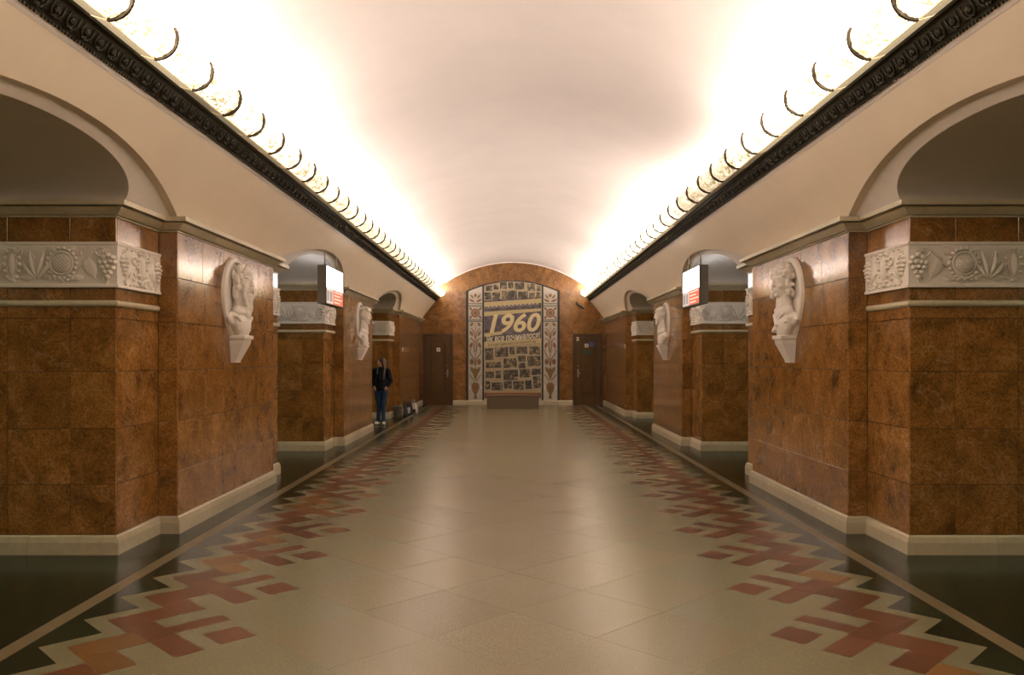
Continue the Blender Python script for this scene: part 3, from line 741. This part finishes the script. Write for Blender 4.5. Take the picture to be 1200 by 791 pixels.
for s in (-1,1):
    cx=s*1.32; x0,x1=s*1.08,s*1.565
    side=MB().box((min(x0,x1),YM-.006,.20),(max(x0,x1),YM-.004,ez(376.5))).build('ornament_field',M['mosaic_pale'],mz)
    sq=MB().box((min(x0,x1),YM-.006,ez(374.5)),(max(x0,x1),YM-.004,ez(359))).build('ornament_field',M['mosaic_pale'],mz)
    tp=MB().box((min(x0,x1),YM-.006,ez(355)),(max(x0,x1),YM-.004,ez(342.5))).build('ornament_field',M['mosaic_pale'],mz)
    for yb in (356,358.6,375,376.6): MB().box((min(x0,x1),YM-.014,ez(yb)-.014),(max(x0,x1),YM-.004,ez(yb)+.014)).build('divider',M['mosaic_line'],mz)
    # vase
    flat('vase',[(cx-.06,.22),(cx+.06,.22),(cx+.05,.30),(cx+.03,.36),(cx+.10,.48),(cx+.145,.62),(cx+.13,.72),(cx+.07,.79),(cx-.07,.79),(cx-.13,.72),(cx-.145,.62),(cx-.10,.48),(cx-.03,.36),(cx-.05,.30)],'mosaic_olive',side,.008)
    flat('vase_inset',ell(cx,.62,.075,.10),'mosaic_brown',side,.012)
    for q in (-1,1):
        flat('petal',ell(cx+q*.19,.62,.03,.07),'poster_white',side,.008)
        ribbon('stem',[(cx+q*.03,.82),(cx+q*.12,.96),(cx+q*.20,1.08),(cx+q*.225,1.0)],.02,'mosaic_olive',side)
        flat('leaf',lens_(cx+q*.11,1.22,.30,.055,-q*.45),'mosaic_olive',side,.008)
        flat('fruit',ell(cx+q*.13,1.52,.070,.105),'mosaic_olive',side,.010); flat('fruit_inset',ell(cx+q*.13,1.52,.035,.06),'mosaic_brown',side,.014)
        ribbon('stem',[(cx+q*.02,1.40),(cx+q*.04,1.62),(cx+q*.16,1.78),(cx+q*.20,1.92),(cx+q*.13,1.98)],.022,'mosaic_olive',side)
        flat('leaf',lens_(cx+q*.15,2.10,.24,.05,q*.35),'mosaic_brown',side,.008)
        ribbon('stem',[(cx+q*.03,1.85),(cx+q*.06,2.10),(cx+q*.05,2.25),(cx+q*.16,2.36),(cx+q*.20,2.30)],.020,'mosaic_olive',side)
        flat('leaf',lens_(cx+q*.14,2.52,.24,.045,-q*.5),'mosaic_olive',side,.008)
        ribbon('stem',[(cx+q*.02,2.35),(cx+q*.05,2.55),(cx+q*.14,2.70),(cx+q*.20,2.66)],.018,'mosaic_brown',side)
        flat('leaf',lens_(cx+q*.13,2.84,.18,.05,q*.6),'mosaic_olive',side,.008)
        flat('leaf',lens_(cx+q*.13,3.68,.24,.04,-q*1.1),'mosaic_brown',tp,.008); flat('leaf',lens_(cx+q*.12,3.82,.20,.035,-q*.7),'mosaic_olive',tp,.008)
        for e in (-1,1): flat('petal',lens_(cx+q*.17,3.24+e*.15,.16,.035,q*e*-.78),'mosaic_brown',sq,.008)
    flat('bud',[(cx,.84),(cx+.10,1.12),(cx+.12,1.34),(cx+.04,1.26),(cx,1.36),(cx-.04,1.26),(cx-.12,1.34),(cx-.10,1.12)],'mosaic_olive',side,.010)
    ribbon('stem',[(cx,1.34),(cx,1.8),(cx,2.4),(cx,2.9)],.013,'mosaic_brown',side)
    ringm('ring',cx,3.24,.10,.155,'mosaic_brown',sq); flat('flower_centre',ell(cx,3.24,.085,.085),'mosaic_olive',sq,.010)
    flat('flower_centre',ell(cx,3.86,.05,.06),'mosaic_brown',tp,.010)

# poster hung in the middle of the mosaic
po_=thing('poster',(0,YM-.02,.2),'tall collage poster headed 1960 with old photographs, on the end wall','poster')
YP=YM-.026
xs=[-1.01+2.02*i/16 for i in range(17)]
MB().prism([(-1.01,.20),(1.01,.20)]+[(x,ztop(x)-.055) for x in xs[::-1]],YP,YM-.0215,1).build('sheet',M['poster_paper'],po_)
def pp(cx,cy): return (ex(540+cx/4.942),ez(325+cy/4.942))
def photo(x0,y0,x1,y1,rot=0):
    a=pp(x0,y1); b_=pp(x1,y0); cx,cz=(a[0]+b_[0])/2,(a[1]+b_[1])/2; w_,h_=(b_[0]-a[0])/2,(b_[1]-a[1])/2
    m4=Matrix.Translation((cx,YP-.004,cz))@Matrix.Rotation(rot,4,'Y')
    o=obj('photograph',MB().box((-w_,-.003,-h_),(w_,.003,h_)).mesh('photograph'),M['photo_print'],po_,mw=m4)
    bo=obj('photo_border',MB().box((-w_-.007,-.001,-h_-.007),(w_+.007,.0035,h_+.007)).mesh('photo_border'),M['poster_white'],po_,mw=m4)
for q in [(140,410,190,480),(195,405,275,462),(280,402,312,448),(320,400,385,445),(395,400,460,448),(145,490,235,525),(247,468,325,525),(330,452,376,490),(332,494,375,528),(385,455,462,515),(143,545,195,585),(200,540,235,585),(245,535,333,597),(340,530,404,580),(409,528,463,566),(140,600,172,650),(178,608,243,655),(248,600,296,645),(301,600,365,652),(372,595,412,648),(418,572,463,642),
          (145,48,184,80),(189,42,220,72),(226,27,268,68),(273,25,305,65),(313,30,368,72),(385,38,430,80),(440,48,462,82),(137,87,178,130),(182,87,229,130),(236,77,325,125),(331,82,389,130),(396,90,430,125),(434,87,462,125)]: photo(*q,rot=random.uniform(-.03,.03)-.03)
def slant(name,y0l,y0r,y1l,y1r,m,dy,x0=136,x1=465):
    p=[pp(x0,y1l),pp(x1,y1r),pp(x1,y0r),pp(x0,y0l)]
    return MB().prism(p,YP-dy,YP-.0005,1).build(name,M[m],po_)
slant('collage_ground',135,112,345,325,'poster_collage',.006)
slant('cream_band',145,122,172,148,'poster_cream',.009); slant('cream_band',200,180,226,196,'poster_cream',.009)
slant('ink_band',343,318,378,355,'poster_ink',.008); slant('cream_band',375,352,405,378,'poster_cream',.010)
slant('cream_band',325,312,345,330,'poster_cream',.009,136,240)
slant('brown_band',668,668,700,700,'mosaic_brown',.006)
# lattice strip
for i in range(13):
    x=150+i*23.5; yc_=176-(i*1.75)
    a=pp(x,yc_+9); b_=pp(x+11,yc_-9); c_=pp(x+22,yc_+8)
    MB().prism([a,b_,c_,(b_[0],b_[1]-.035)],YP-.012,YP-.005,1).build('lattice_chevron',M['poster_white'],po_)
def text(name,body,x,z,size,m,shear=0,rot=0,width=None,off=0,par=None,y=None,face=None,spacing=1):
    cu=bpy.data.curves.new(name,'FONT'); cu.body=body; cu.size=size; cu.shear=shear; cu.extrude=.002; cu.offset=off; cu.space_character=spacing
    cu.align_x='CENTER'; cu.align_y='CENTER'; cu.materials.append(M[m]); cu.resolution_u=4
    o=bpy.data.objects.new(name,cu); C.objects.link(o)
    m4=Matrix.Translation((x,y if y is not None else YP-.013,z))@Matrix.Rotation(rot,4,'Y')@Matrix.Rotation(math.pi/2,4,'X')
    if face is not None: m4=face
    o.matrix_basis=m4
    if width:
        bpy.context.view_layer.update(); w_=o.dimensions.x
        if w_>0: o.matrix_basis=m4@Matrix.Diagonal((width/w_,1,1,1))
    bpy.context.view_layer.update()
    me=bpy.data.meshes.new_from_object(o.evaluated_get(bpy.context.evaluated_depsgraph_get())); mb_=o.matrix_basis.copy(); bpy.data.objects.remove(o)
    me.name=name
    return obj(name,me,M[m],par,mw=mb_)
text('number_lettering','1960',ex(599.5),ez(379.8),.88,'poster_text',.25,-.03,1.82,.022,po_)
text('headline_lettering','Як все починалося!',ex(601),ez(395.3),.30,'poster_white',.25,-.085,1.93,.006,po_)
text('caption_lettering','З історії Київського метрополітену',ex(600),ez(402.3),.12,'poster_ink',0,-.085,1.7,.001,po_,YP-.014)
# granite plinth on the floor before the poster
pt=thing('granite_plinth',(0,26.95,0),'low brown granite block standing before the poster','plinth')
MB().cbox((-.85,26.72,.0),(.85,27.20,.41),.008).build('block',M['plinth_granite'],pt)
MB().cbox((-.865,26.705,.405),(.865,27.215,.425),.004).build('top_slab',M['plinth_granite'],pt)
MB().box((-.84,26.73,0),(.84,27.19,.03)).build('foot_course',M['frame_dark'],pt)
# wall camera by the right cornice
wc=thing('wall_camera',(ex(679.5),YEND,ez(358)),'small dark camera on a bracket above the right-hand door','camera')
MB().cbox((ex(674.6),YEND-.02,ez(357.5)),(ex(677.5),YEND,ez(353.8)),.004).build('bracket',M['dark_metal'],wc)
MB().tube([(ex(676),YEND-.01,ez(356)),(ex(677),YEND-.14,ez(357)),(ex(679.5),YEND-.16,ez(359))],.014,8).build('arm',M['dark_metal'],wc)
MB().cap((ex(677.5),YEND-.16,ez(358.4)),(ex(682.5),YEND-.26,ez(361)),.04,.05,10).build('housing',M['dark_metal'],wc)

# ------------------------------------------------------------------ light boxes hanging under the arches
def light_box(s,label):
    x0,x1=2.90,3.035; y0,y1=12.72,13.98; z0,z1=2.53,3.13
    t=thing('light_box',(s*x0,(y0+y1)/2,z0),label,'sign','hanging light boxes')
    mb=MB(); mb.box((s*(x0+.004),y0,z0),(s*x1,y1,z1)); 
    for (a,b_,c_,d) in ((y0,y0+.012,z0,z1),(y1-.012,y1,z0,z1),(y0,y1,z0,z0+.012),(y0,y1,z1-.012,z1)): mb.box((s*x0-s*.006,a,c_),(s*(x0+.01),b_,d))
    mb.build('case',M['box_grey'],t)
    zm=z0+(z1-z0)*.425
    MB().box((s*(x0-.001),y0+.013,zm),(s*(x0+.006),y1-.013,z1-.013)).build('lit_panel',M['panel_white'],t)
    # seen from the hall the reading direction runs left to right
    MB().box((s*(x1-.004),y0+.013,zm),(s*(x1+.003),y1-.013,z1-.013)).build('lit_panel',M['panel_white'],t)
    MB().box((s*(x1-.004),y0+.013,z0+.013),(s*(x1+.003),y1-.013,zm-.006)).build('red_panel',M['panel_red'],t)
    ya,yb=(y0,y1) if s<0 else (y1,y0)
    def Y(f): return ya+(yb-ya)*f
    g=.0
    MB().box((s*(x0-.001),Y(.012),z0+.013),(s*(x0+.006),Y(.40),zm-.006)).build('pale_panel',M['panel_pale'],t)
    MB().box((s*(x0-.001),Y(.405),z0+.013),(s*(x0+.006),Y(.988),zm-.006)).build('red_panel',M['panel_red'],t)
    for i,(f0,f1) in enumerate(((.06,.16),(.22,.34))):
        MB().box((s*(x0-.003),Y(f0),z0+.05),(s*(x0-.001),Y(f1),zm-.05)).build('print_block',M['panel_mark'],t)
    for i in range(4):
        zz=zm-.035-i*.055
        MB().box((s*(x0-.003),Y(.45),zz-.014),(s*(x0-.001),Y(.93-.12*(i%2)),zz+.008)).build('print_line',M['panel_light'],t)
    for yy in (y0+.22,y1-.22):
        MB().tube([(s*(x0+.067),yy,z1-.01),(s*(x0+.067),yy,3.42)],.011,8).build('hanger_rod',M['steel'],t)
        MB().cap((s*(x0+.067),yy,z1),(s*(x0+.067),yy,z1+.03),.022,.018,8).build('rod_collar',M['steel'],t)
    return t
light_box(-1,'lit sign box with white and red panels hanging under the left arch')
light_box(1,'lit sign box with white and red panels hanging under the right arch')

# ------------------------------------------------------------------ portrait medallions
def remeshed(mb,name,m,par,vox,mw=None,smooth=4):
    o=mb.build(name,M[m],par,mw=mw)
    r=o.modifiers.new('r','REMESH'); r.mode='VOXEL'; r.voxel_size=vox; r.use_smooth_shade=True
    q=o.modifiers.new('s','SMOOTH'); q.factor=.5; q.iterations=smooth
    return o
def medallion(s,k,kind,label):
    yc=(YS+YS1)/2+PER*k
    t=thing('portrait_medallion',(s*XF,yc,1.63),label,'sculpture','white plaster portrait medallions')
    # local: x along the wall (towards +y for the right side), y up, z out
    n_=Vector((-s,0,0)); u=Vector((0,1,0))
    m4=Matrix((u,Vector((0,0,1)),n_)).transposed().to_4x4(); m4.translation=Vector((s*XF,yc,0))
    def out(a,grow):
        x=math.sin(a); c_=math.cos(a)
        if c_>=0: return ((.40+grow)*x,2.40+(.44+grow)*c_)
        return ((.40+grow)*x*(1-.42*(-c_)**1.6),2.40+(.56+grow)*c_)
    NA=48; ring=MB(); rows=[]
    for i in range(NA+1):
        a=2*math.pi*i/NA
        prof=[(-.062,.0),(-.062,.030),(-.054,.046),(-.036,.050),(-.026,.040),(-.010,.040),(.0,.030),(.003,.0)]
        rows.append([(*out(a,g),z) for g,z in prof])
    grid(ring,rows); ring.build('frame_ring',M['relief_plaster'],t,mw=m4)
    bk=MB(); rows=[]
    for i in range(NA+1):
        a=2*math.pi*i/NA; rows.append([( (out(a,-.06)[0])*f,2.36+(out(a,-.06)[1]-2.36)*f,.012*(1-f)+.004) for f in (0.001,.5,1)])
    grid(bk,rows); bk.build('dished_ground',M['relief_plaster'],t,mw=m4)
    cs=MB()
    cs.prism([(-.10,1.63),(.10,1.63),(.155,1.86),(-.155,1.86)],0,.001)
    co=MB(); 
    def sl(w_,d,z): return [(-w_,z,0),(w_,z,0),(w_,z,d),(-w_,z,d)]
    lv=[sl(.085,.055,1.63),sl(.085,.06,1.655),sl(.135,.155,1.85),sl(.135,.165,1.90)]
    vs=[p for l in lv for p in l]; fs=[(0,1,2,3),(12,13,14,15)]
    for j in range(3):
        for i in range(4): fs.append((j*4+i,j*4+(i+1)%4,(j+1)*4+(i+1)%4,(j+1)*4+i))
    co.add(vs,fs); co.build('console',M['relief_plaster'],t,mw=m4)
    MB().cbox((-.155,1.90,0),(.155,1.945,.185),.006).build('shelf',M['relief_plaster'],t,mw=m4)
    b=MB(); rnd=random.Random(5+k+s)
    E=lambda c,r,rot=None: b.ball(c,r,16,10,rot)
    hy=2.555
    E((0,hy+.02,.115),(.105,.125,.115)); E((0,hy-.05,.150),(.078,.10,.075)); E((0,hy-.10,.165),(.052,.05,.05))
    E((0,hy-.005,.232),(.014,.040,.020)); E((0,hy-.030,.242),(.020,.018,.022))
    for q in (-1,1):
        E((q*.036,hy+.038,.213),(.034,.012,.016)); E((q*.037,hy+.014,.206),(.016,.010,.012)); E((q*.047,hy-.04,.190),(.030,.034,.024)); E((q*.10,hy-.005,.11),(.014,.035,.025))
    E((0,hy+.085,.19),(.07,.045,.035)); E((0,hy-.072,.225),(.028,.008,.012)); E((0,hy-.088,.222),(.024,.008,.011)); E((0,hy-.125,.205),(.026,.02,.02))
    b.cap((0,hy-.1,.10),(0,2.26,.09),.078,.10,14); E((0,2.275,.10),(.15,.07,.085))
    E((0,2.16,.055),(.29,.13,.075)); E((0,1.93,.085),(.09,.06,.07)); E((0,2.10,.095),(.19,.19,.085)); E((.02,1.99,.09),(.11,.10,.075))
    for q in (-1,1): b.cap((q*.19,2.19,.06),(q*.10,2.00,.07),.07,.05,12)
    if kind=='beard':
        for i in range(44):
            a=rnd.uniform(0,2*math.pi); ph=rnd.uniform(.1,1.5); p=Vector((math.sin(ph)*math.cos(a)*.108,hy+.03+math.cos(ph)*.118,.105+math.sin(ph)*math.sin(a)*.112))
            if p.z<.19: E(p,(.024,.034,.024))
        for i in range(60):
            a=rnd.uniform(-1,1); tt=rnd.random(); E((a*.085*(1-.55*tt),hy-.085-.26*tt,.185-.03*tt+.02*rnd.random()),(.02,.045,.022))
        for q in (-1,1):
            b.cap((q*.012,hy-.06,.238),(q*.055,hy-.10,.215),.015,.010,8)
            for i in range(12): E((q*(.095+.02*rnd.random()),hy-.14+.2*i/12,.09+.05*rnd.random()),(.026,.04,.03))
        b.cap((-.22,2.21,.11),(.05,2.03,.16),.030,.022,10); b.cap((.22,2.21,.11),(.02,2.06,.15),.030,.022,10)
    elif kind=='curly':
        for i in range(150):
            a=rnd.uniform(0,2*math.pi); ph=rnd.uniform(0,1.45); p=Vector((math.sin(ph)*math.cos(a)*.125,hy+.045+math.cos(ph)*.125,.11+math.sin(ph)*math.sin(a)*.115))
            if p.z>.195 and p.y<hy+.085: continue
            E(p,rnd.uniform(.018,.03))
        for q in (-1,1):
            for i in range(26): E((q*(.105+.03*rnd.random()),hy-.13+.2*rnd.random(),.07+.09*rnd.random()),rnd.uniform(.018,.03))
        b.cap((-.10,2.24,.16),(.17,2.05,.14),.022,.03,10); b.cap((.12,2.24,.15),(-.02,2.10,.18),.022,.03,10); b.cap((-.16,2.14,.13),(.10,2.02,.17),.02,.03,10)
    elif kind=='swept':
        for i in range(60):
            a=rnd.uniform(0,2*math.pi); ph=rnd.uniform(0,1.2); p=Vector((math.sin(ph)*math.cos(a)*.112,hy+.04+math.cos(ph)*.115,.115+math.sin(ph)*math.sin(a)*.115)); E(p,(.03,.018,.035))
        b.cap((-.06,hy+.115,.19),(.07,hy+.12,.20),.035,.03,10); b.cap((-.19,2.2,.12),(.09,1.99,.16),.03,.03,10)
        for q in (-1,1): b.cap((q*.01,hy-.058,.240),(q*.05,hy-.066,.222),.011,.008,8)
    else:
        for i in range(40):
            a=rnd.uniform(0,2*math.pi); ph=rnd.uniform(0,1.3); p=Vector((math.sin(ph)*math.cos(a)*.106,hy+.035+math.cos(ph)*.112,.11+math.sin(ph)*math.sin(a)*.108))
            if p.z<.19: E(p,(.026,.02,.026))
        E((0,hy-.125,.20),(.045,.045,.032)); b.cap((.19,2.2,.11),(-.06,2.0,.16),.03,.03,10)
    turn=Matrix.Rotation({'beard':-.32,'curly':-.30,'swept':-.12,'plain':-.12}[kind],4,'Y')
    ax=Matrix.Translation((0,0,.07))@turn@Matrix.Translation((0,0,-.07))
    # the head turns on the neck, the shoulders stay flat against the wall
    b.v=[tuple((ax@Vector(p)) if p[1]>2.33 else ((ax@Vector(p))*((p[1]-2.22)/.11)+Vector(p)*(1-(p[1]-2.22)/.11) if p[1]>2.22 else Vector(p))) for p in b.v]
    def big(p):
        x,y,z=p
        if y>2.25: return (x*1.22,2.525+(y-2.53)*1.2,z*1.02)
        f=(y-1.88)/.37; k=.98+.24*max(0,f); return (x*k,1.885+.304*f,z*1.02)
    b.v=[big(p) for p in b.v]
    remeshed(b,'bust',"relief_plaster",t,.0065,m4,1)
    return t
medallion(-1,0,'beard','white plaster medallion with the bust of a long-bearded man')
medallion(1,0,'curly','white plaster medallion with the bust of a curly-haired man')
medallion(-1,1,'swept','white plaster medallion with a bust, on the second left pillar by the woman')
medallion(1,1,'plain','white plaster medallion with a bust, on the second right pillar')

# small white wall plates on the last pillars
for s,px,py in ((-1,471.8,409.5),(1,732.5,406)):
    yy=s*XF*960/(px-601); zz=1.7+(418-py)*yy/960
    t=thing('wall_plate',(s*XF,yy,zz-.06),'small white square plate on the marble '+('behind the standing woman' if s<0 else 'near the door with four signs'),'sign','small white wall plates')
    MB().cbox((s*XF,yy-.06,zz-.06),(s*(XF-.01),yy+.06,zz+.06),.002).build('plate',M['sign_white'],t)
    MB().box((s*(XF-.011),yy-.02,zz-.03),(s*(XF-.0095),yy+.02,zz+.03)).build('plate_mark',M['sign_mark'],t)

# ------------------------------------------------------------------ woman standing by the second left pillar
px,py=-3.30,20.5
wo=MB()
def W(x,y,z): return (px+x,py+y,z)
# head turned towards the picture's left (-x); body faces the camera (-y)
hd=Matrix.Rotation(math.radians(-62),3,'Z')
def Hd(x,y,z): q=hd@Vector((x,y,0)); return (px+.02+q.x,py-.02+q.y,z)
wo.ball(Hd(0,0,1.555),(.078,.092,.108),16,10,hd); wo.ball(Hd(0,-.03,1.505),(.058,.066,.075),14,9,hd)
wo.ball(Hd(0,-.095,1.545),(.011,.018,.022),8,6,hd); wo.ball(Hd(0,-.075,1.465),(.024,.022,.02),8,6,hd)
for q in (-1,1):
    wo.ball(Hd(q*.032,-.082,1.575),(.022,.012,.008),8,6,hd); wo.ball(Hd(q*.076,.01,1.545),(.010,.02,.03),8,6,hd)
wo.ball(Hd(0,-.088,1.508),(.02,.010,.007),8,6,hd)
wo.cap(W(.02,.0,1.47),W(.01,.01,1.36),.045,.05)
wo.cap(W(0,0,1.30),W(0,0,1.0),.10,.11); 
for q in (-1,1):
    wo.cap(W(q*.15,0,1.33),W(q*.225,.03,1.10),.045,.038); wo.cap(W(q*.225,.03,1.10),W(q*.165,-.07,.945),.036,.028)
    wo.ball(W(q*.150,-.095,.925),(.030,.022,.045),10,8)
    for f in range(4): 
        wo.cap(W(q*(.135-.006*f),-.115+.016*f,.915),W(q*(.125-.006*f),-.122+.016*f,.875),.0095,.0085,8); wo.cap(W(q*(.125-.006*f),-.122+.016*f,.875),W(q*(.120-.006*f),-.112+.016*f,.845+.006*f),.0085,.007,8)
    wo.cap(W(q*.125,-.11,.935),W(q*.105,-.128,.905),.0105,.0085,8)
body=remeshed(wo,'person','skin',None,.006,None,2)
tag(body,'woman in dark jacket, blue jeans and white shoes standing with head turned','person')
jk=MB()
jk.cap(W(0,.005,1.33),W(0,.005,1.15),.125,.145,16); jk.cap(W(0,.005,1.15),W(0,.0,.95),.15,.155,16)
jk.ball(W(0,.0,.93),(.19,.135,.07),16,8); jk.ball(W(0,.005,1.36),(.185,.10,.085),16,8); jk.ball(W(0,.03,1.42),(.10,.085,.05),14,8)
for q in (-1,1):
    jk.cap(W(q*.165,.005,1.35),W(q*.235,.03,1.10),.070,.062,14); jk.cap(W(q*.235,.03,1.10),W(q*.175,-.06,.965),.062,.048,14)
    jk.ball(W(q*.19,-.04,1.0),(.06,.06,.05),12,8)
remeshed(jk,'jacket','jacket_cloth',body,.009,None,3)
MB().tube([W(0,-.155,1.34),W(.004,-.165,1.15),W(0,-.165,.92)],.006,6).build('zip',M['dark_metal'],body)
je=MB()
je.ball(W(0,.005,.86),(.165,.12,.12),16,10)
for q,kx,fx,ky in ((-1,-.040,-.075,.03),(1,.045,.070,-.03)):
    je.cap(W(q*.085,0,.83),W(kx+q*.01,ky*.5-.01,.47),.086,.056,14); je.cap(W(kx+q*.01,ky*.5-.01,.47),W(fx,ky,.10),.054,.048,14); je.ball(W(fx,ky,.085),(.058,.062,.04),12,8)
remeshed(je,'jeans','jeans_cloth',body,.009,None,3)
for fx,ky,rt in ((-.075,.03,-.25),(.070,-.03,.2)):
    sh=MB(); R_=Matrix.Rotation(rt,3,'Z')
    def F(x,y,z): q=R_@Vector((x,y,0)); return W(fx+q.x,ky+q.y,z)
    sh.ball(F(0,-.10,.045),(.044,.085,.042),14,8,R_); sh.ball(F(0,.0,.055),(.038,.075,.05),14,8,R_); sh.cap(F(0,.01,.06),F(0,.02,.10),.038,.036,12)
    o=remeshed(sh,'shoe','shoe_white',body,.007,None,2)
    sl_=MB(); sl_.prism([F(.046*math.cos(a),-.05+.125*math.sin(a),0)[:2] for a in [2*math.pi*i/20 for i in range(20)]],0.0,.018); sl_.build('sole',M['shoe_dark'],o)
ha=MB()
ha.ball(Hd(0,.015,1.575),(.090,.100,.105),16,10,hd); ha.ball(Hd(0,.06,1.50),(.085,.065,.12),14,9,hd)
for q in (-1,1): ha.cap(Hd(q*.075,.0,1.57),Hd(q*.088,.03,1.42),.030,.034,10)
ha.cap(W(.085,-.02,1.50),W(.095,-.10,1.30),.040,.038,10); ha.cap(W(.095,-.10,1.30),W(.09,-.145,1.14),.038,.022,10); ha.cap(W(-.06,-.06,1.48),W(-.075,-.12,1.28),.020,.018,8)
ha.cap(W(.05,.07,1.48),W(.03,.10,1.20),.075,.055,12)
remeshed(ha,'hair','hair_brown',body,.009,None,2)

# bucket and bags on the floor by the last left pillar
bk=thing('bucket',(-3.25,23.12,0),'grey metal bucket on the floor against the last left pillar','bucket')
def lathe(mb,c,prof,n=24):
    rows=[[(c[0]+r*math.cos(2*math.pi*i/n),c[1]+r*math.sin(2*math.pi*i/n),c[2]+z) for r,z in prof] for i in range(n+1)]; grid(mb,rows)
mb=MB(); lathe(mb,(-3.25,23.12,0),[(0.001,.003),(.095,.003),(.10,.012),(.125,.285),(.133,.292),(.133,.302),(.122,.302),(.098,.02),(.001,.016)]); mb.build('pail',M['bucket_zinc'],bk)
MB().tube([(-3.25+.13*math.cos(a),23.12-.02,.285+.06*math.sin(a)-.02) for a in [math.pi*i/12 for i in range(13)]],.005,6).build('handle',M['steel'],bk)
for z in (.07,.24):
    mb=MB(); r_=.1+.025*(z/.285)+.004; mb.tube([(-3.25+r_*math.cos(a),23.12+r_*math.sin(a),z) for a in [2*math.pi*i/24 for i in range(25)]],.004,5,False); mb.build('hoop',M['bucket_zinc'],bk)
def bag(name,x,y,w_,d_,h_,m,label,cat,sl=0):
    t=thing(name,(x,y,0),label,cat); b=MB(); n=20; rows=[]
    for j in range(9):
        f=j/8; zz=h_*f; sq=(1-.35*f**2)*(1+.10*math.sin(f*math.pi)); r=[]
        for i in range(n+1):
            a=2*math.pi*i/n; c_,s_=math.cos(a),math.sin(a)
            k=1/max(abs(c_)**3+abs(s_)**3,1e-6)**(1/3); wob=1+.10*noise.noise(Vector((c_*2+x*7,s_*2,f*4)))
            r.append((x+sl*f+c_*k*w_/2*sq*wob,y+s_*k*d_/2*sq*(1-.4*f)*wob,max(zz,.002)))
        rows.append(r)
    grid(b,rows); b.f.append([j for j in range(len(b.v)-(n+1),len(b.v)-1)]); b.sm.append(False)
    b.f.append([j for j in range(n)]); b.sm.append(False)
    b.build('sack',M[m],t); return t,h_
t,h_=bag('tote_bag',-3.09,23.62,.11,.26,.34,'bag_black','slim black bag standing between the bucket and the other bags','bag',-.02)
MB().tube([(-3.11,23.55,.32),(-3.115,23.56,.42),(-3.115,23.66,.42),(-3.11,23.68,.32)],.010,6).build('handle',M['bag_black'],t)
t,h_=bag('backpack',-3.04,24.05,.20,.32,.35,'bag_black','black backpack on the floor beside the white bag','bag')
MB().cbox((-3.09,23.865,.05),(-2.99,23.91,.22),.02).build('pocket',M['bag_white'],t)
MB().tube([(-3.07,24.05,.33),(-3.07,24.02,.40),(-3.01,24.02,.40),(-3.01,24.05,.33)],.010,6).build('handle',M['bag_black'],t)
t,h_=bag('shopping_bag',-3.01,24.85,.26,.30,.30,'bag_white','white and black carrier bag, last in the row along the left wall','bag')
MB().cbox((-3.11,24.68,.03),(-2.92,24.715,.12),.012).build('dark_print',M['bag_black'],t)
for q in (-.05,.05): MB().tube([(-3.01+q,24.77,.29),(-3.01+q*.8,24.79,.38),(-3.01+q*.3,24.85,.40),(-3.01+q*.4,24.91,.29)],.008,6).build('handle',M['bag_white'],t)
